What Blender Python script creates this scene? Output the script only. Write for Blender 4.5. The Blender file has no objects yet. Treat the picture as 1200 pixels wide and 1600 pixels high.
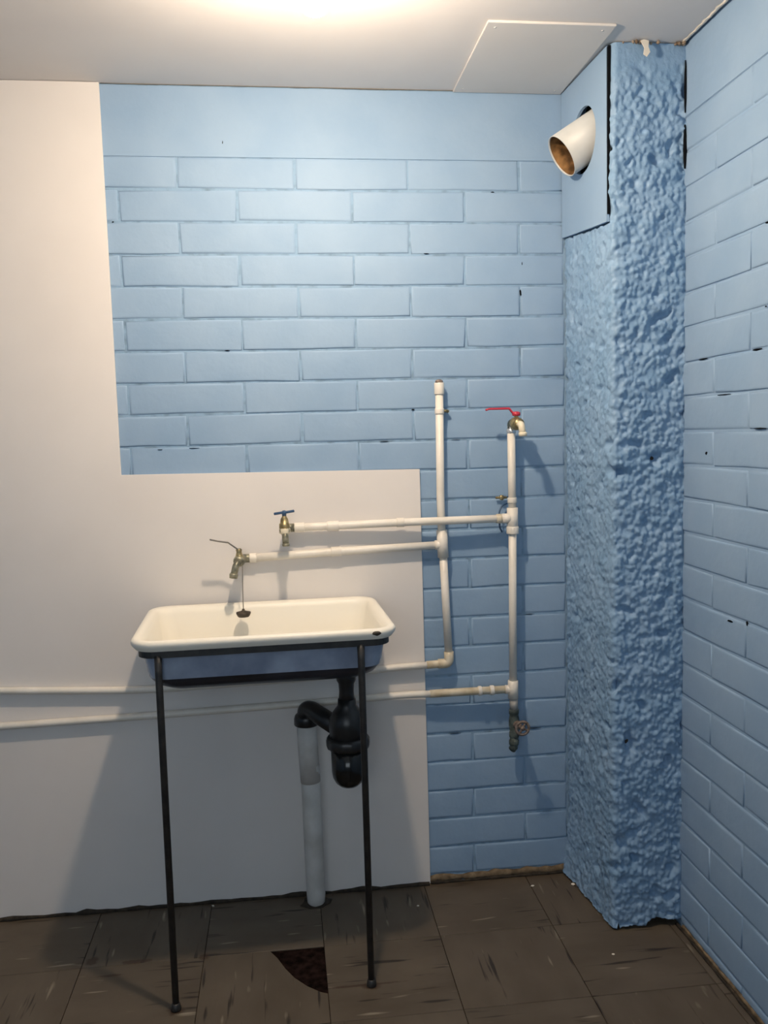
import bpy, bmesh, math, random
from mathutils import Vector, Matrix, noise
random.seed(7)
C = bpy.context.scene.collection
scene = bpy.context.scene

# ------------------------------------------------------------------ camera
cam_d = bpy.data.cameras.new('camera'); cam = bpy.data.objects.new('camera', cam_d); C.objects.link(cam)
cam_d.sensor_fit = 'VERTICAL'; cam_d.sensor_height = 24; cam_d.lens = 24 * 1367.86 / 1600
cam_d.clip_start = 0.02
yaw, pit, rol = 0.1158, 0.0894, -0.0241
fw = Vector((math.sin(yaw) * math.cos(pit), math.cos(yaw) * math.cos(pit), -math.sin(pit)))
rt = Vector((math.cos(yaw), -math.sin(yaw), 0)); up = rt.cross(fw)
r2 = rt * math.cos(rol) + up * math.sin(rol); u2 = -rt * math.sin(rol) + up * math.cos(rol)
cam.matrix_world = Matrix(((r2.x, u2.x, -fw.x, 0.0977), (r2.y, u2.y, -fw.y, -2.579), (r2.z, u2.z, -fw.z, 1.394), (0, 0, 0, 1)))
scene.camera = cam

# ------------------------------------------------------------------ light
BULB = Vector((0.193, -0.80, 2.236))
BULB_STRENGTH = 1120
world = bpy.data.worlds.new('world'); scene.world = world; world.use_nodes = True
world.node_tree.nodes['Background'].inputs[0].default_value = (0.62, 0.78, 1.0, 1)
world.node_tree.nodes['Background'].inputs[1].default_value = 0.5
ld = bpy.data.lights.new('window_daylight', 'AREA'); ld.shape = 'RECTANGLE'; ld.size = 1.5; ld.size_y = 1.1
ld.energy = 11; ld.color = (0.86, 0.95, 1.0)
lo = bpy.data.objects.new('window_daylight', ld); C.objects.link(lo)
lo.location = (-0.35, -3.44, 1.55); lo.rotation_euler = (math.radians(90), 0, 0)
vs = scene.view_settings
vs.view_transform = 'Standard'; vs.look = 'None'; vs.gamma = 1; vs.use_curve_mapping = False; vs.exposure = 0.22

# ------------------------------------------------------------------ materials
def mat(name, col, rough=0.5, metal=0.0, spec=None):
    m = bpy.data.materials.new(name); m.use_nodes = True
    b = m.node_tree.nodes['Principled BSDF']
    b.inputs['Base Color'].default_value = (*col, 1); b.inputs['Roughness'].default_value = rough
    b.inputs['Metallic'].default_value = metal
    if spec is not None: b.inputs['Specular IOR Level'].default_value = spec
    return m
def N(m, t, **kw):
    n = m.node_tree.nodes.new(t)
    for k, v in kw.items():
        if k in n.inputs: n.inputs[k].default_value = v
        else: setattr(n, k, v)
    return n
def L(m, a, b): m.node_tree.links.new(a, b)
def bsdf(m): return m.node_tree.nodes['Principled BSDF']
def geo_pos(m): return N(m, 'ShaderNodeNewGeometry').outputs['Position']
def mottled(name, c1, c2, scale, rough=0.5, metal=0.0, bump=0.0, bscale=80, spec=None, lo=.35, hi=.65, detail=5, bdist=.002):
    m = mat(name, c1, rough, metal, spec); p = geo_pos(m)
    n = N(m, 'ShaderNodeTexNoise', Scale=scale, Detail=detail); L(m, p, n.inputs['Vector'])
    r = N(m, 'ShaderNodeValToRGB'); L(m, n.outputs['Fac'], r.inputs['Fac'])
    r.color_ramp.elements[0].position = lo; r.color_ramp.elements[1].position = hi
    r.color_ramp.elements[0].color = (*c1, 1); r.color_ramp.elements[1].color = (*c2, 1)
    L(m, r.outputs['Color'], bsdf(m).inputs['Base Color'])
    if bump:
        n2 = N(m, 'ShaderNodeTexNoise', Scale=bscale, Detail=4); L(m, p, n2.inputs['Vector'])
        b = N(m, 'ShaderNodeBump', Strength=bump, Distance=bdist); L(m, n2.outputs['Fac'], b.inputs['Height'])
        L(m, b.outputs['Normal'], bsdf(m).inputs['Normal'])
    return m
BL1, BL2 = (0.25, 0.38, 0.55), (0.285, 0.415, 0.58)
M_brick = mottled('blue_painted_brick', BL1, BL2, 6, 0.62, bump=0.30, bscale=32, spec=.3, bdist=.004)
M_joint = mottled('dusty_blue_joint', (0.165, 0.255, 0.35), (0.245, 0.38, 0.54), 26, 0.75, bump=0.6, bscale=60, spec=.2, bdist=.003, lo=.3, hi=.52)
M_stucco = mottled('blue_painted_roughcast', (0.21, 0.353, 0.535), (0.255, 0.398, 0.58), 9, 0.5, bump=0.8, bscale=130, spec=.35)
M_board = mottled('blue_painted_board', BL1, BL2, 4, 0.4, bump=0.15, bscale=60, spec=.4)
M_panel = mottled('cream_wall_panel', (0.75, 0.72, 0.695), (0.79, 0.76, 0.735), 3, 0.45, bump=0.12, bscale=25, spec=.3)
M_white = mottled('white_wall_paint', (0.76, 0.75, 0.73), (0.80, 0.79, 0.77), 3, 0.7, bump=.2, bscale=30)
M_ceil = mottled('white_ceiling_paint', (0.68, 0.66, 0.655), (0.73, 0.71, 0.70), 2.5, 0.8, bump=.25, bscale=20)
M_ceil2 = mottled('white_patch_paint', (0.70, 0.675, 0.65), (0.74, 0.715, 0.69), 2.5, 0.7, bump=.2, bscale=20)
M_pipe = mottled('cream_painted_pipe', (0.76, 0.72, 0.64), (0.84, 0.80, 0.73), 14, 0.4, bump=.2, bscale=90)
M_pipe_old = mottled('yellowed_pipe', (0.50, 0.42, 0.28), (0.72, 0.66, 0.53), 22, 0.45)
M_drain = mottled('grimy_white_plastic', (0.50, 0.49, 0.46), (0.66, 0.65, 0.63), 12, 0.5)
M_enamel = mottled('cream_enamel', (0.86, 0.82, 0.72), (0.88, 0.85, 0.76), 3, 0.38, spec=.4)
M_enamel_out = mottled('blue_grey_enamel', (0.20, 0.25, 0.35), (0.34, 0.41, 0.53), 9, 0.20, spec=.8)
M_enamel_shade = mottled('shade_dark_enamel', (0.012, 0.014, 0.02), (0.03, 0.035, 0.05), 9, 0.3)
M_black = mottled('black_iron', (0.012, 0.013, 0.014), (0.03, 0.028, 0.026), 40, 0.45, bump=.3, bscale=200)
M_plastic = mottled('black_plastic', (0.012, 0.012, 0.013), (0.02, 0.02, 0.02), 20, 0.35)
M_bottle = mat('glossy_black_plastic', (0.008, 0.008, 0.008), 0.18)
M_rubber = mottled('brown_rubber', (0.03, 0.022, 0.014), (0.06, 0.045, 0.03), 60, 0.6)
M_brass = mottled('tarnished_brass', (0.20, 0.16, 0.08), (0.48, 0.40, 0.22), 70, 0.38, metal=.7)
M_brass_d = mottled('dull_grey_brass', (0.12, 0.12, 0.09), (0.36, 0.35, 0.26), 60, 0.42, metal=.5)
M_verd = mottled('dark_corroded_valve', (0.03, 0.045, 0.045), (0.10, 0.13, 0.12), 60, 0.7)
M_wheel = mottled('rusty_bronze', (0.13, 0.10, 0.085), (0.30, 0.235, 0.20), 90, 0.6, metal=.3)
M_red = mat('red_lever_paint', (0.50, 0.03, 0.06), 0.4)
M_blueh = mat('blue_handle_paint', (0.03, 0.08, 0.17), 0.4)
M_steel = mat('grey_steel', (0.16, 0.155, 0.14), 0.4, .6)
M_chrome = mat('bright_zinc', (0.62, 0.66, 0.70), 0.3, .6)
M_spout = mat('cream_spout', (0.80, 0.72, 0.55), 0.4)
M_zinc = mottled('grey_coupling', (0.30, 0.30, 0.29), (0.42, 0.42, 0.40), 40, .5)
M_rust_in = mottled('rusty_pipe_inside', (0.07, 0.035, 0.012), (0.40, 0.22, 0.085), 26, 0.6)
M_duct = mottled('pale_grey_duct', (0.50, 0.53, 0.54), (0.60, 0.62, 0.62), 10, 0.45)
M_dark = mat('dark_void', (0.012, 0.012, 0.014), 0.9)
M_crack_and_shade = mat('dark_crack_and_shade', (0.008, 0.009, 0.011), 1.0, spec=0.0)
M_mortar = mottled('bare_mortar', (0.10, 0.07, 0.04), (0.26, 0.19, 0.115), 35, 0.9, bump=.8, bscale=150)
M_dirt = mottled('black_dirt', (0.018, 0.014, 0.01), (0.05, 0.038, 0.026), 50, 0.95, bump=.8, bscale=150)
M_sub = mottled('dark_bitumen_screed', (0.006, 0.0045, 0.004), (0.024, 0.014, 0.012), 45, 1.0, bump=1, bscale=120, spec=.0)
M_flake = mat('cream_paint_flake', (0.80, 0.74, 0.64), 0.6)
M_crumb = mottled('brown_crumb', (0.14, 0.09, 0.055), (0.42, 0.34, 0.26), 60, .8)
M_frame = mat('white_window_frame', (0.75, 0.75, 0.74), 0.4)
M_rosette = mat('white_lamp_holder', (0.8, 0.78, 0.74), 0.4)
M_glow = bpy.data.materials.new('lit_bulb'); M_glow.use_nodes = True
_b = bsdf(M_glow); _b.inputs['Emission Color'].default_value = (1.0, 0.79, 0.58, 1); _b.inputs['Emission Strength'].default_value = BULB_STRENGTH

def tile_material():
    m = mat('brown_streaked_vinyl', (0.1, 0.08, 0.05), 0.5, spec=.35)
    tc = N(m, 'ShaderNodeTexCoord').outputs['Object']; oi = N(m, 'ShaderNodeObjectInfo').outputs['Random']
    sc = N(m, 'ShaderNodeMath', operation='MULTIPLY'); sc.inputs[1].default_value = 57.0; L(m, oi, sc.inputs[0])
    off = N(m, 'ShaderNodeCombineXYZ'); L(m, sc.outputs[0], off.inputs[0]); L(m, sc.outputs[0], off.inputs[1])
    ad = N(m, 'ShaderNodeVectorMath', operation='ADD'); L(m, tc, ad.inputs[0]); L(m, off.outputs[0], ad.inputs[1])
    def streak(sx, sy, lo, hi, det=2):
        mp = N(m, 'ShaderNodeMapping'); mp.inputs['Scale'].default_value = (sx, sy, 1); L(m, ad.outputs[0], mp.inputs[0])
        n = N(m, 'ShaderNodeTexNoise', Scale=1.0, Detail=det); L(m, mp.outputs[0], n.inputs['Vector'])
        r = N(m, 'ShaderNodeMapRange', clamp=True); r.inputs[1].default_value = lo; r.inputs[2].default_value = hi
        L(m, n.outputs['Fac'], r.inputs[0]); return r.outputs[0]
    base = N(m, 'ShaderNodeMix', data_type='RGBA'); base.inputs['A'].default_value = (0.085, 0.066, 0.046, 1); base.inputs['B'].default_value = (0.125, 0.101, 0.074, 1)
    L(m, streak(9, 4, .3, .7, 6), base.inputs['Factor'])
    dk = N(m, 'ShaderNodeMix', data_type='RGBA'); dk.inputs['B'].default_value = (0.030, 0.023, 0.018, 1)
    L(m, base.outputs['Result'], dk.inputs['A']); L(m, streak(55, 4.6, .625, .69, 2), dk.inputs['Factor'])
    lt = N(m, 'ShaderNodeMix', data_type='RGBA'); lt.inputs['B'].default_value = (0.30, 0.26, 0.20, 1)
    L(m, dk.outputs['Result'], lt.inputs['A']); L(m, streak(52, 8, .68, .80, 1), lt.inputs['Factor'])
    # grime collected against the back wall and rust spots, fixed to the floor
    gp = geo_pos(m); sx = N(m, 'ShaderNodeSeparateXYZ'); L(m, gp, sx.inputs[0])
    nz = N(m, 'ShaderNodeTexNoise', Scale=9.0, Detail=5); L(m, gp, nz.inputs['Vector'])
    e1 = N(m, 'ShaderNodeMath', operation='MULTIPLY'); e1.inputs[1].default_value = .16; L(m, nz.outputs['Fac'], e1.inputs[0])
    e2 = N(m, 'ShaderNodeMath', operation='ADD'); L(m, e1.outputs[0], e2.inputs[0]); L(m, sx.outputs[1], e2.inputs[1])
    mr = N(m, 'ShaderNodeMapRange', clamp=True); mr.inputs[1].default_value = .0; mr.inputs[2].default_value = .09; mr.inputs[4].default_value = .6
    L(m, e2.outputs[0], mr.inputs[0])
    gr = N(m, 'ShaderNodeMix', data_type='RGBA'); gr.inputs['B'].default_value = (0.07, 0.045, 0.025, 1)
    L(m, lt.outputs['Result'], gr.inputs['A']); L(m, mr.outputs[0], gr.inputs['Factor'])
    last = gr.outputs['Result']
    for (cx, cy, rx, ry) in [(-.152, -.289, .016, .014), (-.452, -.262, .017, .02), (-.333, -.282, .045, .010), (-.39, -.335, .035, .006), (-.205, -.503, .022, .02), (.28, -.483, .024, .016), (.25, -.476, .11, .005)]:
        s = N(m, 'ShaderNodeVectorMath', operation='SUBTRACT'); s.inputs[1].default_value = (cx, cy, 0); L(m, gp, s.inputs[0])
        d = N(m, 'ShaderNodeVectorMath', operation='DIVIDE'); d.inputs[1].default_value = (rx, ry, 1); L(m, s.outputs[0], d.inputs[0])
        ln = N(m, 'ShaderNodeVectorMath', operation='LENGTH'); L(m, d.outputs[0], ln.inputs[0])
        nn = N(m, 'ShaderNodeTexNoise', Scale=60.0, Detail=3); L(m, gp, nn.inputs['Vector'])
        a = N(m, 'ShaderNodeMath', operation='ADD'); L(m, ln.outputs['Value'], a.inputs[0]); L(m, nn.outputs['Fac'], a.inputs[1])
        q = N(m, 'ShaderNodeMapRange', clamp=True); q.inputs[1].default_value = 1.6; q.inputs[2].default_value = 1.15; q.inputs[3].default_value = 0; q.inputs[4].default_value = .75
        L(m, a.outputs[0], q.inputs[0])
        x = N(m, 'ShaderNodeMix', data_type='RGBA'); x.inputs['B'].default_value = (0.045, 0.024, 0.014, 1)
        L(m, last, x.inputs['A']); L(m, q.outputs[0], x.inputs['Factor']); last = x.outputs['Result']
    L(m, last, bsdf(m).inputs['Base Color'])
    return m
M_tile = tile_material()

# ------------------------------------------------------------------ helpers
ROOT = {}
def tag(o, label=None, cat=None, group=None, kind=None):
    if label: o['label'] = label
    if cat: o['category'] = cat
    if group: o['group'] = group
    if kind: o['kind'] = kind
    return o
def thing(name, label, cat, loc, rotz=0.0, group=None):
    o = bpy.data.objects.new(name, None); C.objects.link(o); o.location = loc; o.rotation_euler = (0, 0, rotz)
    o.empty_display_size = .05; ROOT[o] = Vector(loc); return tag(o, label, cat, group)
def obj(name, bm, m, parent=None, smooth=True, local=False, label=None):
    """link a bmesh as one object; its coordinates are world unless local=True"""
    root = parent
    while root is not None and root.parent is not None: root = root.parent
    if root is not None and not local and root in ROOT:
        bm.transform(Matrix.Translation(-ROOT[root]))
    org = None
    if root is None:
        xs = [v.co for v in bm.verts]
        org = Vector(((min(v.x for v in xs) + max(v.x for v in xs)) / 2, (min(v.y for v in xs) + max(v.y for v in xs)) / 2, min(v.z for v in xs)))
        bm.transform(Matrix.Translation(-org))
    me = bpy.data.meshes.new(name); bm.to_mesh(me); bm.free()
    if smooth:
        for p in me.polygons: p.use_smooth = True
    me.materials.append(m)
    o = bpy.data.objects.new(name, me); C.objects.link(o)
    if org is not None: o.location = org; ROOT[o] = org
    if parent is not None: o.parent = parent
    if label: o['label'] = label
    return o
def B(): return bmesh.new()
def box(bm, x0, x1, y0, y1, z0, z1, bev=0.0):
    r = bmesh.ops.create_cube(bm, size=1)
    for v in r['verts']: v.co = Vector((x0 + (v.co.x + .5) * (x1 - x0), y0 + (v.co.y + .5) * (y1 - y0), z0 + (v.co.z + .5) * (z1 - z0)))
    if bev:
        es = list({e for v in r['verts'] for e in v.link_edges})
        bmesh.ops.bevel(bm, geom=es, offset=bev, segments=2, affect='EDGES')
    return bm
def ring(bm, c, ax, r, n, ref=None):
    ax = ax.normalized(); ref = ref or (Vector((0, 0, 1)) if abs(ax.z) < .9 else Vector((0, 1, 0)))
    a = ax.cross(ref).normalized(); b = ax.cross(a)
    return [bm.verts.new(c + (a * math.cos(2 * math.pi * i / n) + b * math.sin(2 * math.pi * i / n)) * r) for i in range(n)]
def bridge(bm, A, Bb):
    n = len(A)
    for i in range(n): bm.faces.new((A[i], A[(i + 1) % n], Bb[(i + 1) % n], Bb[i]))
def tube(bm, pts, rad, n=14, caps=True):
    pts = [Vector(p) for p in pts]; rad = rad if isinstance(rad, (list, tuple)) else [rad] * len(pts)
    tans = []
    for i in range(len(pts)):
        a = pts[i] - pts[i - 1] if i else pts[1] - pts[0]; b = pts[i + 1] - pts[i] if i < len(pts) - 1 else a
        tans.append((a.normalized() + b.normalized()).normalized())
    ref = Vector((0, 0, 1)) if abs(tans[0].z) < .9 else Vector((0, 1, 0)); prev = None
    for p, t, r in zip(pts, tans, rad):
        a = t.cross(ref).normalized(); b = t.cross(a).normalized(); ref = -b if False else ref
        if abs(t.dot(ref)) > .97: a = t.cross(Vector((1, 0, 0))).normalized(); b = t.cross(a)
        cur = [bm.verts.new(p + (a * math.cos(2 * math.pi * i / n) + b * math.sin(2 * math.pi * i / n)) * r) for i in range(n)]
        if prev: bridge(bm, prev, cur)
        elif caps: bm.faces.new(cur)
        prev = cur
    if caps: bm.faces.new(prev)
    bmesh.ops.recalc_face_normals(bm, faces=bm.faces); return bm
def curve_tube(bm, pts, r, n=12, bend=0.02, steps=5):
    """tube along a polyline with rounded corners"""
    P = [Vector(p) for p in pts]; out = [P[0]]
    for i in range(1, len(P) - 1):
        a = (P[i - 1] - P[i]); b = (P[i + 1] - P[i]); k = min(bend, a.length * .49, b.length * .49)
        s = P[i] + a.normalized() * k; e = P[i] + b.normalized() * k
        for j in range(steps + 1):
            t = j / steps; out.append(s * (1 - t) ** 2 + P[i] * 2 * t * (1 - t) + e * t * t)
    out.append(P[-1])
    # parallel transport frame
    tans = []
    for i in range(len(out)):
        a = out[i] - out[i - 1] if i else out[1] - out[0]; b = out[i + 1] - out[i] if i < len(out) - 1 else a
        tans.append((a.normalized() + b.normalized()).normalized())
    nrm = tans[0].orthogonal().normalized(); prev = None
    for p, t in zip(out, tans):
        nrm = (nrm - t * nrm.dot(t)).normalized(); bi = t.cross(nrm)
        cur = [bm.verts.new(p + (nrm * math.cos(2 * math.pi * i / n) + bi * math.sin(2 * math.pi * i / n)) * r) for i in range(n)]
        if prev: bridge(bm, prev, cur)
        else: bm.faces.new(cur)
        prev = cur
    bm.faces.new(prev); bmesh.ops.recalc_face_normals(bm, faces=bm.faces); return bm
def lathe(bm, prof, o, ax=(0, 0, 1), n=24):
    o = Vector(o); ax = Vector(ax).normalized(); prev = None
    for h, r in prof:
        cur = ring(bm, o + ax * h, ax, max(r, 1e-4), n)
        if prev: bridge(bm, prev, cur)
        else: bm.faces.new(cur)
        prev = cur
    bm.faces.new(prev); bmesh.ops.recalc_face_normals(bm, faces=bm.faces); return bm
def blob(bm, c, r, sub=1, jit=.35, sc=(1, 1, 1)):
    g = bmesh.ops.create_icosphere(bm, subdivisions=sub, radius=1)
    for v in g['verts']:
        k = 1 + random.uniform(-jit, jit)
        v.co = Vector(c) + Vector((v.co.x * sc[0], v.co.y * sc[1], v.co.z * sc[2])) * r * k
    return bm
def struct(name, bm, m, parent=None, smooth=False):
    o = obj(name, bm, m, parent, smooth)
    if parent is None: o['kind'] = 'structure'
    return o

# ------------------------------------------------------------------ room shell
ZC = 2.374; XL, XR, YF = -1.75, 1.168, -3.4
bm = B(); box(bm, XL - .12, XR + .16, .0030, .16, -.06, ZC + .06)
wall_back = struct('wall_back', bm, M_joint)
box_band = B(); box(box_band, -.40, XR, .0, .0065, 2.1802, ZC - .004); obj('plaster_band', box_band, M_brick, wall_back, smooth=False)
bm = B(); box(bm, XR + .0030, XR + .16, YF - .12, .0030, -.06, ZC + .06)
wall_right = struct('wall_right', bm, M_brick)
bb = B(); box(bb, XR, XR + .0065, -1.85, -.0, 2.1902, ZC - .006, .0015); obj('plaster_band', bb, M_brick, wall_right, smooth=False)
bb = B(); box(bb, XR, XR + .0065, YF, -1.85, 0.0, ZC - .006, .0015); obj('plaster_band', bb, M_brick, wall_right, smooth=False)
bm = B(); box(bm, XL - .12, XL, YF - .12, .0055, -.06, ZC + .06); wall_left = struct('wall_left', bm, M_board)
bm = B(); WX0, WX1, WZ0, WZ1 = -1.1, .4, 1.0, 2.1
box(bm, XL, WX0, YF - .12, YF, -.06, ZC + .06); box(bm, WX1, XR + .0055, YF - .12, YF, -.06, ZC + .06)
box(bm, WX0, WX1, YF - .12, YF, -.06, WZ0); box(bm, WX0, WX1, YF - .12, YF, WZ1, ZC + .06)
wall_front = struct('wall_front', bm, M_board)
bm = B(); t = .045
box(bm, WX0, WX1, YF - .09, YF - .04, WZ0, WZ0 + t); box(bm, WX0, WX1, YF - .09, YF - .04, WZ1 - t, WZ1)
box(bm, WX0, WX0 + t, YF - .09, YF - .04, WZ0 + t, WZ1 - t); box(bm, WX1 - t, WX1, YF - .09, YF - .04, WZ0 + t, WZ1 - t)
box(bm, (WX0 + WX1 - t) / 2, (WX0 + WX1 + t) / 2, YF - .09, YF - .04, WZ0 + t, WZ1 - t)
window_1 = struct('window_1', bm, M_frame)
# ceiling stops just short of the right-hand wall, leaving a dark gap
bm = B(); box(bm, XL, XR - .006, YF, .0, ZC, ZC + .012); box(bm, XL, XR + .005, YF, .005, ZC + .03, ZC + .06)
ceiling = struct('ceiling', bm, M_ceil)
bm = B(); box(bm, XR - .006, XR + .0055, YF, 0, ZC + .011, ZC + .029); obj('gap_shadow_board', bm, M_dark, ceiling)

# ------------------------------------------------------------------ painted bricks
def brick_mesh(w, h):
    """face in the local xz plane, front towards -y, soft painted edges"""
    bm = B(); prev = None
    prof = [(.0, .0036), (.0012, .0013), (.0030, .0003), (.0070, .0)]
    cr = [(-1, -1), (random.uniform(-.5, .3), -1), (1, -1), (1, 1), (random.uniform(-.3, .5), 1), (-1, 1)]
    j = [(random.uniform(-.0026, .0026), random.uniform(-.0022, .0022)) for _ in range(6)]
    for ins, y in prof:
        hw, hh = w / 2 - ins, h / 2 - ins
        cur = [bm.verts.new((sx * hw + (j[q][0] if ins > .001 else 0), y, sz * hh + (j[q][1] if ins > .001 else 0))) for q, (sx, sz) in enumerate(cr)]
        if prev: bridge(bm, prev, cur)
        prev = cur
    bm.faces.new(prev); bmesh.ops.recalc_face_normals(bm, faces=bm.faces)
    bm.faces.ensure_lookup_table()
    if bm.faces[-1].normal.y > 0: bmesh.ops.reverse_faces(bm, faces=bm.faces)
    return bm
LH = .1639; GAP = .0055
def lay(parent, z_top, rows, a_min_fn, a_max, off_fn, place):
    for k in range(-1, rows):
        zt = z_top - .09 * k; zb = zt - .09
        if zb < .004: zb = .004
        j0 = off_fn(k); a = j0 - 20 * LH * 2
        while a < a_max:
            lo_, hi_ = max(a, a_min_fn(k, zt)), min(a + 2 * LH, a_max)
            if hi_ - lo_ > .035:
                w = hi_ - lo_ - GAP + random.uniform(-.0015, .0015); h = zt - zb - GAP + random.uniform(-.0012, .0012)
                bm = brick_mesh(w, h); place(bm, (lo_ + hi_) / 2 + random.uniform(-.001, .001), (zt + zb) / 2 + random.uniform(-.0008, .0008), parent)
            a += 2 * LH
def place_back(bm, a, z, parent):
    me_rot = Matrix.Rotation(random.uniform(-.005, .005), 4, 'X') @ Matrix.Rotation(random.uniform(-.002, .002), 4, 'Z') @ Matrix.Rotation(random.uniform(-.0025, .0025), 4, 'Y')
    bm.transform(me_rot)
    o = obj('brick', bm, M_brick, parent, local=True); o.location = Vector((a, random.uniform(-.0006, .0006), z)) - ROOT[parent]
def place_right(bm, a, z, parent):
    bm.transform(Matrix.Rotation(random.uniform(-.005, .005), 4, 'X') @ Matrix.Rotation(random.uniform(-.0025, .0025), 4, 'Y'))
    bm.transform(Matrix.Rotation(math.radians(-90), 4, 'Z'))
    o = obj('brick', bm, M_brick, parent, local=True); o.location = Vector((XR + random.uniform(-.0006, .0006), a, z)) - ROOT[parent]
lay(wall_back, 2.0916, 24, lambda k, zt: -.40 if zt > 1.28 else .46, .957, lambda k: 0 if k % 2 == 0 else LH, place_back)
lay(wall_right, 2.1016, 24, lambda k, zt: -1.85, -.31, lambda k: -.67 + (0 if k % 2 else LH), place_right)
# dark open cracks in the painted joints
for (x, z, w, h) in [(-.034, 2.22, .003, .009), (.827, 1.885, .003, .012), (.821, 1.800, .005, .022), (.491, 1.462, .012, .004), (-.246, 1.363, .016, .003), (.403, 1.371, .03, .002),
                     (-.15, 1.365, .03, .002), (-.044, 1.642, .016, .003), (-.345, 2.001, .006, .004), (.54, 1.914, .02, .003), (.74, 2.09, .012, .003), (.84, .8316, .03, .002), (.62, 1.371, .03, .0015), (.60, .4716, .04, .0015), (.85, .4716, .05, .002)]:
    bm = B(); blob(bm, (x, .0, z), 1, 1, .3, (w / 2, .0022, h / 2)); obj('crack', bm, M_crack_and_shade, wall_back)
for (y, z, w, h) in [(-.74, 1.832, .03, .004), (-.735, 1.652, .004, .004), (-.56, 1.468, .08, .003), (-.45, 1.562, .05, .004), (-.72, 1.385, .07, .003), (-.70, 1.562, .05, .005), (-.675, .93, .006, .014), (-.60, .92, .03, .007), (-.47, 1.325, .012, .008)]:
    bm = B(); blob(bm, (XR, y, z), 1, 1, .3, (.0022, w / 2, h / 2)); obj('crack', bm, M_crack_and_shade, wall_right)
# ragged unpainted mortar at the foot of the walls
def bead(name, p0, p1, m, parent, r0, seg=.02, up_=1.6):
    p0, p1 = Vector(p0), Vector(p1); n = int((p1 - p0).length / seg); pts = []; rs = []
    for i in range(n + 1):
        q = p0.lerp(p1, i / n); s = noise.noise(q * 30); pts.append(q); rs.append(r0 * (1 + .7 * s))
    bm = B(); tube(bm, pts, rs, 6)
    for v in bm.verts: v.co.z = max(0.0002, v.co.z * up_ * (1 + .4 * noise.noise(v.co * 60)))
    return obj(name, bm, m, parent)
bead('mortar_bead', (.515, -.0005, .006), (.945, -.0005, .006), M_mortar, wall_back, .007, up_=1.8)
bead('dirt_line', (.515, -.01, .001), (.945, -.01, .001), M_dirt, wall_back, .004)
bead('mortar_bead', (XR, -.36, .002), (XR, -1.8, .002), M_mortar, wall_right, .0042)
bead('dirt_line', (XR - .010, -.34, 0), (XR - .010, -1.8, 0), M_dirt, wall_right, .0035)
# peeling paint along the ceiling joint over the right wall
bm = B(); pa = pb = None
for i in range(70):
    y = -.352 - i * .0085; w1 = .007 + .009 * abs(noise.noise(Vector((y * 31, 2, 0)))) + .006 * abs(noise.noise(Vector((y * 90, 5, 0)))); dz = .002 + .005 * abs(noise.noise(Vector((y * 40, 8, 0))))
    a_ = [bm.verts.new((XR - .0065 - w1, y, ZC - .0004)), bm.verts.new((XR - .0065 - w1 * .6, y, ZC - dz)), bm.verts.new((XR - .0068, y, ZC - dz * .8)), bm.verts.new((XR - .0065, y, ZC + .004))]
    if pa:
        for k in range(3): bm.faces.new((pa[k], pa[k + 1], a_[k + 1], a_[k]))
    pa = a_
bmesh.ops.recalc_face_normals(bm, faces=bm.faces)
obj('peeling_edge', bm, M_flake, ceiling, smooth=False)
bead_pts = [(-.36 + i * .04, -.001, ZC) for i in range(33)]
bm = B(); tube(bm, bead_pts, [.0018 + .0018 * max(0, noise.noise(Vector(p) * 9)) for p in bead_pts], 6); obj('joint_crack', bm, mat('grey_joint', (.20, .19, .17), .9), ceiling)

# ------------------------------------------------------------------ floor
bm = B(); box(bm, XL, XR, YF, 0.0, -.06, -.0032); floor = struct('floor', bm, M_sub)
TP, TQ = .3225, .3165
xs = [.170 + TP * i for i in range(-6, 5)]; ys = [-.290 - TQ * i for i in range(-2, 11)]
for i in range(len(xs) - 1):
    for jx in range(len(ys) - 1):
        x0, x1 = max(xs[i], XL), min(xs[i + 1], XR); y0, y1 = max(ys[jx + 1], YF), min(ys[jx], 0)
        if x1 - x0 < .02 or y1 - y0 < .01: continue
        cx, cy = (xs[i] + xs[i + 1]) / 2, (ys[jx] + ys[jx + 1]) / 2
        rot = math.radians(90) if (i + jx) % 2 == 0 else 0
        g = .0008; x0 += g; x1 -= g; y0 += g; y1 -= g
        broken = abs(x1 + g - .170) < .01 and abs(y1 + g + .290) < .01
        pts = [(x0, y0), (x1, y0), (x1, y1), (x0, y1)]
        if broken:
            arc = [(x1, y1 - .205), (x1 - .018, y1 - .196), (x1 - .05, y1 - .168), (x1 - .082, y1 - .128), (x1 - .105, y1 - .085), (x1 - .126, y1 - .035), (x1 - .146, y1)]
            pts = [(x0, y0), (x1, y0)] + arc + [(x0, y1)]
        bm = B(); vs_ = [bm.verts.new((px, py, 0)) for px, py in pts]; f = bm.faces.new(vs_)
        e = bmesh.ops.extrude_face_region(bm, geom=[f])
        for v in e['geom']:
            if isinstance(v, bmesh.types.BMVert): v.co.z = -.0032
        bmesh.ops.recalc_face_normals(bm, faces=bm.faces)
        if not broken: bmesh.ops.bevel(bm, geom=[ed for ed in bm.edges if all(abs(v.co.z) < 1e-6 for v in ed.verts)], offset=.0009, segments=1, affect='EDGES')
        bm.transform(Matrix.Rotation(-rot, 4, 'Z') @ Matrix.Translation((-cx, -cy, 0)))
        o = obj('tile', bm, M_tile, floor, smooth=False, local=True)
        o.location = Vector((cx, cy, random.uniform(-.0002, .0002))) - ROOT[floor]; o.rotation_euler = (0, 0, rot)
# grime in the joint between panel and floor
bead('dirt_line', (-1.7, -.014, 0), (.51, -.014, 0), M_dirt, floor, .006, seg=.03)

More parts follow.
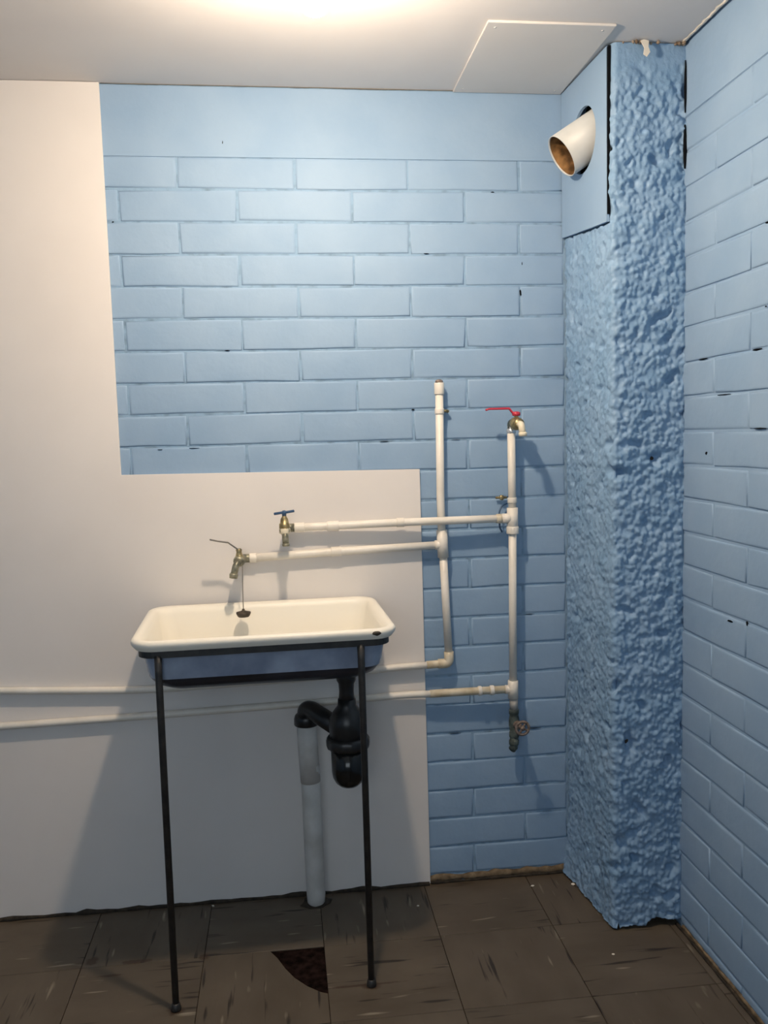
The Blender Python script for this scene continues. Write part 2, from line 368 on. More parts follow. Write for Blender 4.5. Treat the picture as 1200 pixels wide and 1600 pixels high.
# ------------------------------------------------------------------ L-shaped cream panel
bm = B()
out = [(XL + .002, .006), (.5138, .002), (.5063, 1.286), (-.3565, 1.294), (-.3633, ZC - .001), (XL + .002, ZC - .001)]
va = [bm.verts.new((x, -.0105, z)) for x, z in out]; vb = [bm.verts.new((x, -.0012, z)) for x, z in out]
bm.faces.new(va); bm.faces.new(vb[::-1]); bridge(bm, va, vb); bmesh.ops.recalc_face_normals(bm, faces=bm.faces)
bmesh.ops.bevel(bm, geom=[e for e in bm.edges if all(abs(v.co.y + .0105) < 1e-6 for v in e.verts)], offset=.0012, segments=2, affect='EDGES')
tag(obj('wall_panel', bm, M_panel, smooth=False), 'smooth cream L-shaped panel covering the left of the back wall behind the sink', 'panel')

# square patch screwed to the ceiling
bm = B(); box(bm, .626, .946, -.436, -.003, ZC - .006, ZC - .0002, .0012)
pt = thing('ceiling_patch', 'flat pale square board fixed to the ceiling beside the blue column', 'board', (.786, -.22, ZC - .006))
obj('board', bm, M_ceil2, pt, smooth=False)
for (x, y) in [(.65, -.41), (.92, -.41), (.65, -.03), (.92, -.03)]:
    bm = B(); lathe(bm, [(0, .0035), (.001, .003)], (x, y, ZC - .0068), n=10); obj('screw', bm, M_ceil, pt)

# ------------------------------------------------------------------ roughcast column
DEP = .342; XF = .971; XB = .955
col = thing('roughcast_column', 'blue painted roughcast column with pitted texture in the right corner', 'column', (1.06, -.17, 0))
def column_mesh():
    # path around the plan: left face back->front, rounded corner, front face left->right
    path = []; rc = .016
    n1 = 84; n2 = 50
    d1 = Vector((XF - XB, -DEP, 0)); l1 = d1.length - rc; d1n = d1.normalized(); nrm1 = Vector((-DEP, -(XF - XB), 0)).normalized()
    for i in range(n1): path.append((Vector((XB, -.0005, 0)) + d1n * l1 * i / n1, nrm1, 0.0, i / n1))
    c = Vector((XF + rc, -DEP + rc, 0))
    for i in range(7):
        a = math.pi * (1 + .5 * i / 6); nn = Vector((math.cos(a), math.sin(a), 0)); path.append((c + nn * rc, nn, i / 6, 1))
    for i in range(1, n2 + 1): path.append((Vector((XF + rc + (XR + .0025 - XF - rc) * i / n2, -DEP, 0)), Vector((0, -1, 0)), 1.0, i / n2))
    nz = 560; bm = B(); grid = []
    for k in range(nz + 1):
        row = []
        for (p, nn, fr, s) in path:
            z = (ZC - .002) * k / nz
            q = Vector((p.x, p.y, z))
            amp = .0048 + .0032 * fr
            sm = 1.0
            if fr > 0: sm = min(1, max(.12, (2.345 - z) / .10))
            vd = noise.voronoi(Vector((q.x * 78, q.y * 78, q.z * 70)))[0]
            lump = (1 - min(1, vd[0] * 1.35)) * 1.15 - .35
            big = noise.noise(q * 17) * .75 + noise.noise(q * 46) * .60
            pit = max(0, noise.noise(q * 27 + Vector((9, 3, 5))) - .30) * -6.0
            fine = noise.noise(q * 170) * .18
            d = amp * sm * (lump + big + pit + fine)
            d += .004 * noise.noise(q * 3.1) * sm
            if fr == 0 and z < .22: d += .022 * (1 - z / .22) ** 2 * (1 - s) ** 2
            if fr == 0 and s < .04: d -= .004
            # recess that the cover board sits in
            zb = 1.957 - .03 * s
            if fr == 0 and z > zb and s < .985: d = -.024 + (s * 0.0)
            if fr == 0 and z > zb - .012 and z <= zb: d = min(d, 0.001)
            zz = z
            if k < 6:
                rag = .008 + .010 * noise.noise(q * 22) + (.020 if (fr == 1 and s > .45) else 0)
                zz = max(z, max(.0, rag) * (1 - k / 6) + z * k / 6)
            if fr == 1 and s > .96: d = min(d, .001)
            pos = Vector((p.x, p.y, zz)) + nn * d
            pos.x = min(pos.x, XR + (.0025 if (fr == 1 and s == 1) else -.0004)); pos.y = min(pos.y, -.001)
            row.append(bm.verts.new(pos))
        grid.append(row)
    for k in range(nz):
        for i in range(len(path) - 1):
            z = (ZC) * (k + .5) / nz; y = path[i][0].y
            if path[i][2] == 0 and math.hypot(y + .165, z - 2.19) < .112: continue
            bm.faces.new((grid[k][i], grid[k][i + 1], grid[k + 1][i + 1], grid[k + 1][i]))
    bmesh.ops.recalc_face_normals(bm, faces=bm.faces)
    mid = min(bm.faces, key=lambda f: (f.calc_center_median() - Vector((1.07, -DEP, 1.2))).length)
    if mid.normal.y > 0: bmesh.ops.reverse_faces(bm, faces=bm.faces)
    return bm
obj('roughcast_render', column_mesh(), M_stucco, col)
bm = B(); box(bm, 1.0, XR - .004, -.318, -.004, .004, 2.06); obj('core', bm, M_dirt, col, smooth=False)
bm = B()   # dark flue cavity behind the hole
fs = [(1.15, 1.152, -.30, -.02, 2.06, 2.34), (.985, 1.15, -.302, -.30, 2.06, 2.34), (.985, 1.15, -.02, -.018, 2.06, 2.34), (.985, 1.15, -.30, -.02, 2.338, 2.34), (.985, 1.15, -.30, -.02, 2.06, 2.062)]
for f in fs: box(bm, *f)
obj('flue_cavity', bm, M_dark, col, smooth=False)

# cover board with round hole
brd = thing('cover_board', 'smooth blue board with a round hole at the top of the column', 'board', (.948, -.165, 1.93))
bm = B(); HN = 40; hc = (-.165, 2.186); hr = .088
def board_x(y): return XB - .003 + (XF - XB) * (-y / DEP)
outer = []; inner = []
for i in range(HN):
    a = 2 * math.pi * i / HN; cy, cz = math.cos(a), math.sin(a)
    inner.append((hc[0] + cy * hr, hc[1] + cz * hr))
    y0, y1, z1 = -.3215, -.004, ZC - .004
    # ray to rectangle
    tt = min(((y1 - hc[0]) / cy if cy > 1e-6 else (y0 - hc[0]) / cy if cy < -1e-6 else 9), ((z1 - hc[1]) / cz if cz > 1e-6 else ((1.944 - hc[1]) / cz if cz < -1e-6 else 9)))
    py, pz = hc[0] + cy * tt, hc[1] + cz * tt
    if pz < 1.95: pz = 1.958 - .03 * (-py / DEP)
    outer.append((py, pz))
def snap(pt):
    j = min(range(HN), key=lambda i: (outer[i][0] - pt[0]) ** 2 + (outer[i][1] - pt[1]) ** 2); outer[j] = pt
snap((-.3215, ZC - .004)); snap((-.004, ZC - .004)); snap((-.3215, 1.931)); snap((-.004, 1.958))
def vv(pts, dx): return [bm.verts.new((board_x(y) + dx, y, z)) for y, z in pts]
of, inf, ob, ib = vv(outer, -.004), vv(inner, -.004), vv(outer, .004), vv(inner, .004)
bridge(bm, of, inf); bridge(bm, ob, ib); bridge(bm, of, ob); bridge(bm, inf, ib); bmesh.ops.recalc_face_normals(bm, faces=bm.faces)
obj('board', bm, M_board, brd, smooth=False)
bm = B(); w0, w1 = [], []
for i in range(15):
    z = 1.95 + (ZC - .006 - 1.95) * i / 14; w = .0025 + .0085 * (i / 14) ** 1.3 + .0012 * noise.noise(Vector((1, 4, z * 45)))
    w0.append((bm.verts.new((XF - .0062, -.3195, z)), bm.verts.new((XF - .0062, -.3215 - w, z))))
for i in range(14): bm.faces.new((w0[i][0], w0[i][1], w0[i + 1][1], w0[i + 1][0]))
e = bmesh.ops.extrude_face_region(bm, geom=bm.faces[:])
for v_ in e['geom']:
    if isinstance(v_, bmesh.types.BMVert): v_.co.x += .006
bmesh.ops.recalc_face_normals(bm, faces=bm.faces); obj('gap_fill', bm, M_crack_and_shade, col, smooth=False)  # black wedge in the slot beside the board, recess shade as colour
# flue pipe poking out of the hole
fp = thing('flue_pipe', 'short pale round duct with a rusty brown inside sticking out of the column board', 'pipe', (.90, -.19, 2.10))
ax = Vector((-0.839, 0.009, -0.543)).normalized(); hc3 = Vector((.955, -.161, 2.182)); e1 = hc3 + ax * .070; s1 = hc3 - ax * .09
bm = B(); a = ring(bm, s1, ax, .060, 40); b = ring(bm, e1, ax, .060, 40); c = ring(bm, e1, ax, .0583, 40); d = ring(bm, e1 - ax * .004, ax, .0576, 40)
bridge(bm, a, b); bridge(bm, b, c); bridge(bm, c, d); bmesh.ops.recalc_face_normals(bm, faces=bm.faces); obj('duct', bm, M_duct, fp)
bm = B(); a = ring(bm, e1 - ax * .004, ax, .0576, 40); prev = a
for k in range(1, 7):
    q = ring(bm, e1 - ax * (.004 + .024 * k), ax, .0576, 40); bridge(bm, prev, q); prev = q
bm.faces.new(prev); bmesh.ops.recalc_face_normals(bm, faces=bm.faces); bmesh.ops.reverse_faces(bm, faces=bm.faces)
obj('lining', bm, M_rust_in, fp, label='rusty brown lining')

# dark gap between the column and the right-hand wall near the ceiling
for (z0, z1, w) in [(2.20, 2.33, .0035), (2.06, 2.17, .005)]:
    pts = [(XR - .003 + .001 * noise.noise(Vector((0, 0, z0 + (z1 - z0) * i / 8)) * 40), -DEP - .004, z0 + (z1 - z0) * i / 8) for i in range(9)]
    bm = B(); tube(bm, pts, [w * (.3 + .7 * math.sin(math.pi * (i + .5) / 9)) for i in range(9)], 6); obj('gap_fill', bm, M_crack_and_shade, col)
# paint flake and crumbs hanging where the column meets the ceiling
fl = thing('paint_flake', 'curled cream paint flake hanging above the column', 'paint flake', (1.05, -.362, 2.335))
bm = B(); g = [(-.012, 0), (-.004, .004), (.010, .001), (.008, -.014), (.012, -.028), (.003, -.040), (-.006, -.034), (-.003, -.018)]
va = [bm.verts.new((1.05 + x, -.362 + .1 * z, 2.368 + z)) for x, z in g]; vb = [bm.verts.new((1.05 + x, -.3605 + .1 * z, 2.368 + z)) for x, z in g]
bm.faces.new(va); bm.faces.new(vb[::-1]); bridge(bm, va, vb); bmesh.ops.recalc_face_normals(bm, faces=bm.faces); obj('flake', bm, M_flake, fl, smooth=False)
bm = B()
for i in range(26):
    cx_ = random.choice([random.uniform(1.02, 1.075), random.uniform(1.135, 1.16), random.uniform(.985, 1.16)])
    blob(bm, (cx_, -.346 - random.uniform(0, .010), 2.369), random.uniform(.0025, .0055), 1, .4)
o = obj('crumbs', bm, M_crumb, fl); o['kind'] = 'stuff'

# ------------------------------------------------------------------ bulb
lamp = thing('light_bulb', 'glowing round bulb in a holder under the ceiling above the sink', 'lamp', (BULB.x, BULB.y, BULB.z - .032))
bm = B(); lathe(bm, [(-.032, .001), (-.0305, .010), (-.026, .0187), (-.018, .0265), (-.006, .0315), (.004, .0320), (.013, .0305)], BULB, n=28); obj('bulb', bm, M_glow, lamp)
bm = B(); lathe(bm, [(.0131, .0308), (.020, .0285), (.030, .021), (.038, .0155), (.0425, .0138)], BULB, n=28); obj('bulb_body', bm, M_rosette, lamp)
bm = B(); lathe(bm, [(0, .0138), (.028, .0138), (.03, .012)], BULB + Vector((0, 0, .042)), n=20); obj('bulb_cap', bm, M_chrome, lamp)
bm = B(); lathe(bm, [(0, .019), (.004, .021), (.045, .021), (.052, .038), (.0575, .042), (.0578, .042)], Vector((BULB.x, BULB.y, ZC - .0585)), n=28); obj('lamp_holder', bm, M_rosette, lamp)
bm = B(); lathe(bm, [(0, .016), (.04, .017)], BULB + Vector((0, 0, .066)), n=20); obj('holder_neck', bm, M_rosette, lamp)

# ------------------------------------------------------------------ pipework
R = .0118
def cuff(root, p, axis, l=.028, r=.0152, m=None, name='coupling'):
    p = Vector(p); ax = Vector(axis).normalized(); bm = B()
    lathe(bm, [(-l / 2, R * .9), (-l / 2, r * .96), (-l / 2 + .002, r), (l / 2 - .002, r), (l / 2, r * .96), (l / 2, R * .9)], p, ax, 18); return obj(name, bm, m or M_pipe, root)
def seg(root, pts, m=None, r=R, bend=.02): bm = B(); curve_tube(bm, pts, r, 14, bend); return obj('pipe_section', bm, m or M_pipe, root)
ya, yb, yh, yc = -.028, -.046, -.042, -.029
A = thing('water_pipe', 'cream pipe run standing alone up the wall with a stained capped top', 'pipe', (.575, ya, .69))
seg(A, [(.566, ya, 1.53), (.564, ya, 1.20), (.566, ya, 1.08)])
seg(A, [(.568, ya, 1.05), (.581, ya, .715)])
seg(A, [(-.004, yc, 1.043), (.24, yc, 1.052), (.562, ya, 1.060)], bend=.1)
seg(A, [(.572, -.026, .699), (.513, -.026, .697)], M_pipe_old)
seg(A, [(.515, -.027, .697), (.41, -.027, .695), (.20, -.025, .678), (-.32, -.024, .668), (-.55, -.024, .680), (-.9, -.024, .700), (XL + .004, -.024, .725)], r=.0105, bend=.1)
bm = B(); tube(bm, [(.566, ya, 1.104), (.569, ya, 1.022)], [.0165, .0165], 18); tube(bm, [(.566, ya, 1.06), (.545, ya, 1.06)], [.014, .014], 16); obj('tee', bm, M_pipe, A)
bm = B(); curve_tube(bm, [(.5805, ya, .735), (.5815, -.028, .699), (.548, -.026, .699)], .0145, 14, .016); obj('elbow', bm, M_pipe_old, A)
cuff(A, (.566, ya, 1.521), (0, 0, 1), .034, .0148); cuff(A, (.5655, ya, 1.455), (0, 0, 1), .016, .0140); cuff(A, (.25, yc, 1.0525), (1, 0, .02), .03, .0138)
cuff(A, (.008, yc, 1.043), (1, 0, 0), .02, .014)
bm = B(); lathe(bm, [(0, .0115), (.006, .0115), (.009, .007), (.010, .002)], (.566, ya, 1.538), n=14); obj('end_cap', bm, M_wheel, A, label='stained brown cap')
bm = B(); box(bm, .574, .592, -.024, -.002, 1.452, 1.460, .001); lathe(bm, [(0, .005), (.006, .005)], (.591, -.016, 1.455), (0, -1, 0), 10); obj('pipe_clip', bm, M_brass, A)

Bp = thing('water_pipe', 'cream pipe run up to the red lever tap from the corroded valve', 'pipe', (.775, yb, .55))
seg(Bp, [(.776, yb, 1.396), (.777, yb, 1.12)]); seg(Bp, [(.777, yb, 1.13), (.773, yb, .60)])
seg(Bp, [(.765, -.046, 1.134), (.565, -.052, 1.134), (.44, -.045, 1.133), (.242, -.037, 1.129), (.125, -.036, 1.128)], bend=.1)
seg(Bp, [(.765, -.040, .612), (.60, -.036, .611), (.52, -.034, .610)], M_pipe_old)
seg(Bp, [(.521, -.034, .610), (.457, -.032, .611), (.20, -.026, .602), (-.32, -.024, .591), (-.72, -.024, .586), (XL + .004, -.024, .575)], r=.0105, bend=.1)
bm = B(); tube(bm, [(.777, yb, 1.165), (.777, yb, 1.095)], [.0165, .0165], 18); tube(bm, [(.777, yb, 1.134), (.745, yb, 1.134)], [.0145, .0145], 16); obj('tee', bm, M_pipe, Bp)
cuff(Bp, (.7765, yb, 1.187), (0, 0, 1), .016, .0138); cuff(Bp, (.777, yb, 1.098), (0, 0, 1), .022, .0185); cuff(Bp, (.735, -.047, 1.134), (1, 0, 0), .014, .0142, M_pipe_old)
bm = B(); tube(bm, [(.773, yb, .640), (.773, yb, .585)], [.0155, .0155], 18); tube(bm, [(.773, -.044, .612), (.750, -.041, .612)], [.0135, .0135], 16); obj('tee', bm, M_pipe, Bp)
cuff(Bp, (.709, -.039, .6115), (1, 0, 0), .012, .0148); cuff(Bp, (.672, -.038, .6115), (1, 0, 0), .010, .0148)
cuff(Bp, (.44, -.045, 1.133), (1, 0, 0), .022, .0138); cuff(Bp, (.242, -.037, 1.129), (1, 0, 0), .034, .0148); cuff(Bp, (.145, -.036, 1.128), (1, 0, 0), .03, .014)
bm = B(); tube(bm, [(.774, yb, .588), (.775, yb, .548)], [.0132, .0125], 16); obj('adapter', bm, M_zinc, Bp, label='grey adapter')
# wire clip behind the tee
bm = B(); curve_tube(bm, [(.768, -.014, 1.176), (.752, -.020, 1.170), (.741, -.026, 1.150), (.741, -.034, 1.105), (.748, -.036, 1.092)], .0026, 8, .012)
obj('wire_clip', bm, M_blueh, Bp, label='dark wire clip')
bm = B(); lathe(bm, [(0, .004), (.004, .008), (.010, .008), (.012, .003)], (.752, -.010, 1.194), (0, -1, 0), 12); box(bm, .735, .770, -.014, -.008, 1.190, 1.197, .001); obj('pipe_clip', bm, M_brass, Bp)

# ball-valve tap with a red lever
tp = thing('lever_tap', 'brass tap with a long red lever on top of the right-hand pipe', 'tap', (.776, yb, 1.39))
bm = B(); lathe(bm, [(0, .0125), (.002, .0145), (.012, .0145), (.014, .012), (.022, .012)], (.776, yb, 1.385), n=6); obj('nut', bm, M_chrome, tp, label='bright zinc nut')
bm = B(); curve_tube(bm, [(.776, yb, 1.400), (.776, yb, 1.416), (.778, -.062, 1.416)], .0115, 14, .014); obj('elbow', bm, M_verd, tp)
ty = Vector((.10, -1, -.06)).normalized(); s0 = Vector((.778, -.060, 1.415))
bm = B(); lathe(bm, [(0, .0125), (.008, .0145), (.012, .0115), (.018, .019), (.036, .019), (.042, .0135), (.047, .0155), (.052, .0155)], s0, ty, 14); obj('body', bm, M_brass, tp)
q = s0 + ty * .050
bm = B(); curve_tube(bm, [q, q + ty * .016, q + ty * .022 + Vector((.002, 0, -.030))], .0098, 14, .014); lathe(bm, [(0, .0115), (.010, .0125), (.012, .009)], q + ty * .022 + Vector((.002, 0, -.034)), (0, 0, 1), 14); obj('spout', bm, M_spout, tp, label='cream spout')
h0 = s0 + ty * .027 + Vector((0, 0, .016))
bm = B(); lathe(bm, [(0, .006), (.010, .006)], h0, n=12); obj('stem', bm, M_brass, tp)
bm = B(); lathe(bm, [(.006, .010), (.008, .0125), (.016, .0125), (.019, .006)], h0, n=8)
obj('lever_hub', bm, M_red, tp, label='red hub')
bm = B(); pts = [h0 + Vector((.004, 0, .014)), h0 + Vector((-.010, .002, .015)), h0 + Vector((-.020, .004, .028)), h0 + Vector((-.078, .010, .028)), h0 + Vector((-.088, .011, .025))]
def strap(bm, pts, w, t, side=Vector((0, 1, 0))):
    prev = None
    for i, p in enumerate(pts):
        a = (pts[min(i + 1, len(pts) - 1)] - pts[max(i - 1, 0)]).normalized(); sd = (side - a * side.dot(a)).normalized(); nn = a.cross(sd)
        cur = [bm.verts.new(p + sd * u * w / 2 + nn * v * t / 2) for u, v in ((-1, -1), (1, -1), (1, 1), (-1, 1))]
        if prev: bridge(bm, prev, cur)
        else: bm.faces.new(cur)
        prev = cur
    bm.faces.new(prev); bmesh.ops.recalc_face_normals(bm, faces=bm.faces); bmesh.ops.bevel(bm, geom=bm.edges, offset=min(t, w) * .2, segments=1, affect='EDGES'); return bm
strap(bm, pts, .013, .006); obj('lever', bm, M_red, tp, label='long red lever')

# blue T-handle tap over the sink
tb = thing('bib_tap', 'brass tap with a small blue T handle ending the upper pipe', 'tap', (.105, -.07, 1.12))
bm = B(); curve_tube(bm, [(.130, -.036, 1.128), (.104, -.038, 1.128), (.103, -.075, 1.128)], .0125, 14, .016); lathe(bm, [(0, .014), (.010, .014)], (.103, -.066, 1.128), (0, -1, 0), 6)
lathe(bm, [(-.016, .011), (-.012, .0150), (.010, .0150), (.014, .0125)], (.102, -.092, 1.128), (0, -1, 0), 14); obj('body', bm, M_brass_d, tb)
bm = B(); lathe(bm, [(.006, .0155), (.018, .0150), (.020, .0125), (.032, .0105), (.040, .006), (.050, .0045)], (.102, -.095, 1.128), n=14); obj('bonnet', bm, M_brass, tb)
bm = B(); lathe(bm, [(-.010, .0140), (-.007, .0158), (.004, .0158), (.007, .0140)], (.102, -.095, 1.128), n=14); obj('nut', bm, M_spout, tb, label='pale nut')
bm = B(); curve_tube(bm, [(.102, -.096, 1.122), (.103, -.106, 1.112), (.104, -.108, 1.086)], .0092, 14, .01); lathe(bm, [(0, .0102), (.006, .0110), (.008, .009)], (.104, -.108, 1.084), n=14); obj('spout', bm, M_brass_d, tb)
bm = B(); strap(bm, [Vector((.073, -.095, 1.175)), Vector((.095, -.095, 1.178)), Vector((.109, -.095, 1.179)), Vector((.131, -.095, 1.182))], .010, .007); lathe(bm, [(0, .006), (.012, .007), (.016, .004)], (.102, -.095, 1.168), n=12); obj('handle', bm, M_blueh, tb, label='blue T handle')

# lever tap over the sink
tl = thing('bib_tap', 'dull brass tap with a thin grey lever ending the lower pipe', 'tap', (-.03, -.07, 1.0))
bm = B(); curve_tube(bm, [(.010, yc, 1.043), (-.022, yc, 1.043), (-.026, -.068, 1.044)], .0125, 14, .016)
lathe(bm, [(0, .013), (.006, .0165), (.026, .0165), (.034, .012)], (-.027, -.066, 1.045), (-.1, -1, -.05), 14); obj('body', bm, M_brass_d, tl)
bm = B(); lathe(bm, [(-.004, .0145), (.006, .0145), (.014, .010), (.024, .0075), (.030, .009), (.034, .005)], (-.028, -.085, 1.046), (-.03, 0, 1), 12); obj('stem', bm, M_brass, tl)
bm = B(); curve_tube(bm, [(-.028, -.098, 1.044), (-.037, -.112, 1.036), (-.045, -.114, 1.004)], .0098, 14, .018); lathe(bm, [(0, .0115), (.010, .0125), (.014, .010)], (-.0455, -.114, 1.000), (.15, 0, 1), 14); obj('spout', bm, M_brass_d, tl)
bm = B(); strap(bm, [Vector((-.022, -.087, 1.077)), Vector((-.034, -.087, 1.079)), Vector((-.058, -.090, 1.098)), Vector((-.085, -.093, 1.103)), Vector((-.108, -.096, 1.109))], .009, .0035); obj('lever', bm, M_steel, tl, label='thin grey lever')

# plug on its wire
pg = thing('sink_plug', 'dark rubber plug hanging on a thin wire over the sink', 'plug', (-.022, -.10, .888))
bm = B(); curve_tube(bm, [(-.020, -.098, 1.030), (-.0215, -.100, .97), (-.022, -.100, .906)], .0012, 6, .02); obj('wire', bm, M_steel, pg)
bm = B(); lathe(bm, [(0, .0150), (.003, .0175), (.009, .0205), (.013, .0205), (.015, .012), (.018, .004), (.022, .004), (.023, .001)], (-.022, -.100, .886), n=24); obj('plug', bm, M_rubber, pg)

# corroded gate valve
gv = thing('gate_valve', 'dark corroded valve with a round wheel at the foot of the right-hand pipe', 'valve', (.776, yb, .415))
bm = B(); lathe(bm, [(0, .013), (.004, .0155), (.018, .0155), (.022, .0135), (.040, .0165), (.055, .0165), (.072, .0135), (.076, .0155), (.088, .0155), (.090, .012)], (.775, yb, .462), n=8); obj('body', bm, M_verd, gv)
bm = B(); lathe(bm, [(0, .0135), (.016, .0120), (.034, .0095), (.046, .005), (.066, .004)], (.780, yb - .008, .506), (.02, -1, .14), 12); obj('bonnet', bm, M_wheel, gv)
wc = Vector((.780, yb - .008, .506)) + Vector((.02, -1, .14)).normalized() * .064; wa = Vector((.02, -1, .14)).normalized(); wu = Vector((0, 0, 1)); wr = wa.cross(wu).normalized()
bm = B(); nr = 22; prev = None; first = None
for i in range(nr):
    a = 2 * math.pi * i / nr; rad = wr * math.cos(a) + wu * math.sin(a); c = wc + rad * .0195
    cur = [bm.verts.new(c + (rad * math.cos(b) + wa * math.sin(b)) * .0045) for b in [2 * math.pi * k / 8 for k in range(8)]]
    if prev: bridge(bm, prev, cur)
    else: first = cur
    prev = cur
bridge(bm, prev, first)
for i in range(4):
    a = math.pi / 2 * i + .5; rad = wr * math.cos(a) + wu * math.sin(a); tube(bm, [wc, wc + rad * .019], .0032, 6)
lathe(bm, [(-.006, .007), (.006, .007)], wc, wa, 10)
bmesh.ops.recalc_face_normals(bm, faces=bm.faces); obj('hand_wheel', bm, M_wheel, gv, label='rusty round hand wheel')
bm = B(); tube(bm, [(.775, yb, .470), (.773, yb, .432), (.769, yb + .004, .424)], [.0135, .0125, .0115], 14); lathe(bm, [(0, .0135), (.003, .0155), (.014, .0155), (.016, .013)], (.774, yb, .440), n=8); obj('pipe_stub', bm, M_verd, gv)

# ------------------------------------------------------------------ sink and stand (local coordinates, turned slightly off the wall)
SX, SY, RZ = .041, -.255, math.radians(1.7)
def rrect(bm, hx, hy, r, z, n=7, cx=0, cy=0):
    out = []
    for q, (sx, sy) in enumerate(((1, 1), (-1, 1), (-1, -1), (1, -1))):
        for i in range(n + 1):
            a = math.pi / 2 * (q + i / n); out.append(bm.verts.new((cx + sx * (hx - r) + math.cos(a) * r, cy + sy * (hy - r) + math.sin(a) * r, z)))
    return out
sink = thing('sink', 'shallow rectangular enamel sink, cream inside and blue-grey outside, standing against the panel', 'sink', (SX, SY, .745), RZ)
HX, HY, ZR = .325, .2300, .916 - .745
bm = B(); prev = None
for hx, hy, r, z in [(HX - .010, HY - .010, .052, ZR - .027), (HX - .002, HY - .002, .058, ZR - .017), (HX, HY, .060, ZR - .009), (HX - .003, HY - .003, .057, ZR - .003), (HX - .009, HY - .009, .052, ZR), (HX - .018, HY - .018, .045, ZR - .0015),
                     (HX - .026, HY - .026, .040, ZR - .008), (HX - .031, HY - .031, .040, ZR - .022), (HX - .040, HY - .038, .045, ZR - .085), (HX - .052, HY - .050, .050, ZR - .117), (HX - .080, HY - .078, .045, ZR - .132), (HX - .16, HY - .12, .03, ZR - .136)]:
    cur = rrect(bm, hx, hy, r, z)
    if prev: bridge(bm, prev, cur)
    prev = cur
bm.faces.new(prev); bmesh.ops.recalc_face_normals(bm, faces=bm.faces)
f = min(bm.faces, key=lambda f: f.calc_center_median().z)
if f.normal.z < 0: bmesh.ops.reverse_faces(bm, faces=bm.faces)
obj('basin', bm, M_enamel, sink, local=True)
bm = B(); prev = None
for hx, hy, r, z in [(HX - .012, HY - .012, .05, ZR - .0275), (HX - .0265, HY - .026, .045, ZR - .030), (HX - .028, HY - .028, .045, ZR - .045), (HX - .034, HY - .033, .048, ZR - .088), (HX - .038, HY - .037, .05, ZR - .103)]:
    cur = rrect(bm, hx, hy, r, z)
    if prev: bridge(bm, prev, cur)
    prev = cur
bmesh.ops.recalc_face_normals(bm, faces=bm.faces)
obj('bowl_underside', bm, M_enamel_out, sink, local=True, label='blue-grey enamel underside')
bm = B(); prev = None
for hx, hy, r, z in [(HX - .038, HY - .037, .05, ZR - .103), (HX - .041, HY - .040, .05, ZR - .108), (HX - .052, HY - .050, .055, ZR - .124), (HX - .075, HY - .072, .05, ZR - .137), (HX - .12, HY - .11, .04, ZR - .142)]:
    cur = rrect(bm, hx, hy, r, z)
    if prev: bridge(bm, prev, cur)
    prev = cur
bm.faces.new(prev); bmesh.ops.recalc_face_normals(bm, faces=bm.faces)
obj('bowl_base', bm, M_enamel_shade, sink, local=True, label='dark base of the bowl, shade put into its colour')  # dark floor reflection under the bowl is put into this part's colour
DX, DY = .214, .027
bm = B(); lathe(bm, [(0, .030), (.003, .030), (.004, .022), (.0015, .014)], (DX, DY, ZR - .136), n=20); obj('drain', bm, M_steel, sink, local=True)
bm = B(); blob(bm, (HX - .055, -HY + .0015, ZR - .010), 1, 2, .22, (.011, .0045, .0060)); obj('enamel_chip', bm, M_rubber, sink, local=True, label='dark chip in the front rim')

stand = thing('sink_stand', 'black iron frame with two thin rod legs carrying the sink', 'stand', (SX, SY, 0), RZ)
bm = B(); z0, z1 = .8725, .8890; ex, ey = HX - .018, HY - .012; prev = None
for dx, z in [(0, z0), (0, z1), (.006, z1), (.006, z0), (0, z0)]:
    cur = rrect(bm, ex - dx, ey - dx, .045 - dx, z)
    if prev: bridge(bm, prev, cur)
    prev = cur
bmesh.ops.remove_doubles(bm, verts=bm.verts, dist=1e-5); bmesh.ops.recalc_face_normals(bm, faces=bm.faces)
obj('frame', bm, M_black, stand, local=True, smooth=False)
for (tx, ty_, fx, fy) in [(-.257, -.213, -.251, -.239), (.231, -.213, .233, -.233)]:
    bm = B(); tube(bm, [(tx, ty_, .878), (tx, ty_ - .003, .84), (fx, fy, .012)], [.0092, .0088, .0082], 12); lg = obj('leg', bm, M_black, stand, local=True)
    bm = B(); lathe(bm, [(0, .0125), (.004, .013), (.016, .0105), (.018, .008)], (fx, fy, .0004), n=14); obj('foot', bm, M_black, lg, local=True)

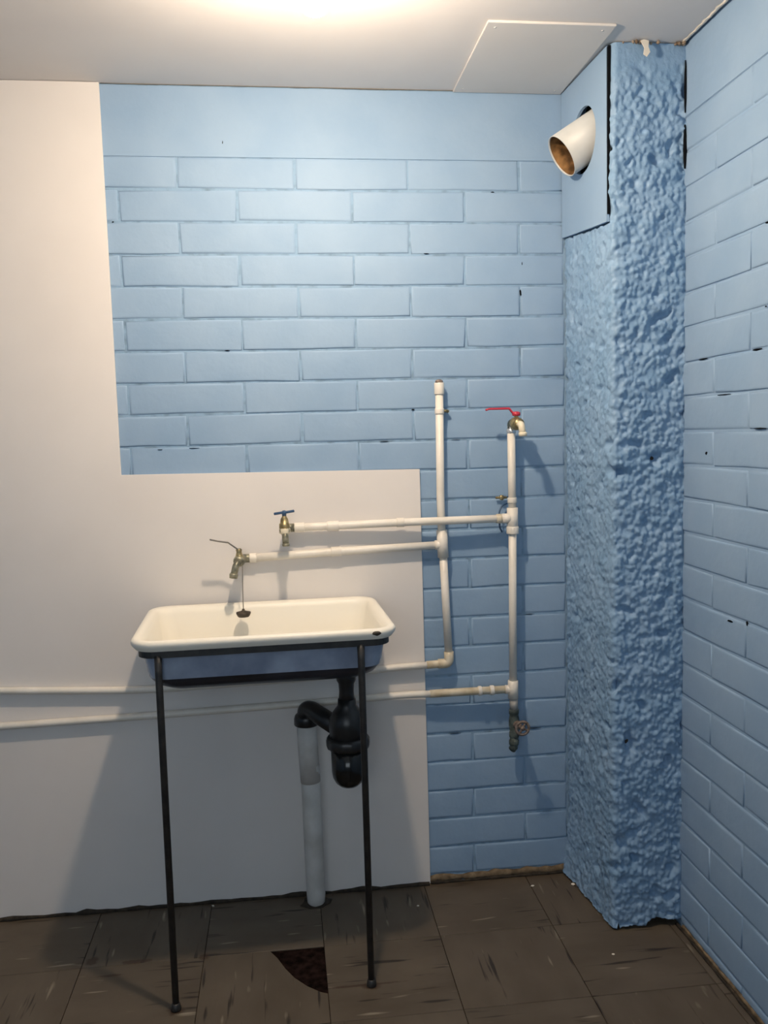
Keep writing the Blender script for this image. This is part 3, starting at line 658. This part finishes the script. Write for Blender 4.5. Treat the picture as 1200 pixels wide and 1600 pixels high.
# ------------------------------------------------------------------ bottle trap
TX, TY = .256, -.222
tr = thing('bottle_trap', 'black plastic bottle trap hanging under the sink', 'trap', (TX, TY, .42))
bm = B(); lathe(bm, [(.655, .023), (.690, .0205), (.712, .022), (.722, .027), (.7595, .028)], (TX, TY, 0), n=24); obj('tailpiece', bm, M_plastic, tr)
bm = B(); lathe(bm, [(.545, .050), (.600, .0515), (.615, .050), (.635, .038), (.650, .026), (.668, .0245)], (TX, TY, 0), n=28); obj('body', bm, M_plastic, tr)
bm = B()
prev = None
for h, r in [(.530, .048), (.532, .058), (.540, .0605), (.555, .0605), (.562, .056), (.564, .050)]:
    cur = []
    for i in range(48):
        a = 2 * math.pi * i / 48; rr = r * (1.0 if i % 4 < 3 or r < .056 else .955); cur.append(bm.verts.new((TX + math.cos(a) * rr, TY + math.sin(a) * rr, h)))
    if prev: bridge(bm, prev, cur)
    prev = cur
bmesh.ops.recalc_face_normals(bm, faces=bm.faces); obj('collar', bm, M_plastic, tr)
bm = B(); lathe(bm, [(.418, .003), (.4185, .014), (.423, .026), (.433, .037), (.448, .0445), (.464, .047), (.530, .048)], (TX, TY, 0), n=32); obj('bottle', bm, M_bottle, tr, label='glossy black bottle')
bm = B(); curve_tube(bm, [(TX - .020, TY + .020, .578), (.162, -.092, .600), (.1465, -.0735, .597), (.146, -.072, .57)], .0265, 20, .026, 6); obj('outlet_arm', bm, M_plastic, tr)
bm = B(); lathe(bm, [(.552, .0345), (.554, .036), (.572, .0355), (.580, .033), (.586, .027)], (.146, -.072, 0), n=24); obj('socket', bm, M_plastic, tr)

wp = thing('waste_pipe', 'grimy white waste pipe running down to the floor under the sink', 'pipe', (.158, -.070, 0))
bm = B(); tube(bm, [(.146, -.072, .566), (.1485, -.072, .47), (.1525, -.072, .38)], .029, 22); obj('upper_pipe', bm, M_drain, wp)
bm = B(); tube(bm, [(.1525, -.072, .43), (.1555, -.070, .20), (.158, -.068, .030), (.158, -.068, .008), (.158, -.068, .0006)], [.0278, .0278, .0278, .026, .021], 22); obj('lower_pipe', bm, M_drain, wp)
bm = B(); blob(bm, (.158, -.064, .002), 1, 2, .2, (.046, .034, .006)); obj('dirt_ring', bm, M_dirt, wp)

# paint crumbs on the floor
for (x, y, s, lab) in [(.944, -.086, .007, 'white paint crumb on the floor at the foot of the column'), (-.149, -.032, .0045, 'white paint crumb on the floor behind the left sink leg'),
                       (.93, -.45, .004, 'pale paint crumb on the tiles in front of the column'), (.82, -.075, .006, 'cream mortar crumb on the tile in the recess'), (.455, -.13, .004, 'pale paint crumb on the tiles below the panel corner')]:
    bm = B(); blob(bm, (x, y, s * .35), s, 1, .3, (1, 1, .4))
    for v in bm.verts: v.co.z = max(v.co.z, .0003)
    tag(obj('paint_crumb', bm, M_flake, smooth=False), lab, 'paint crumb', 'paint crumbs on the floor')
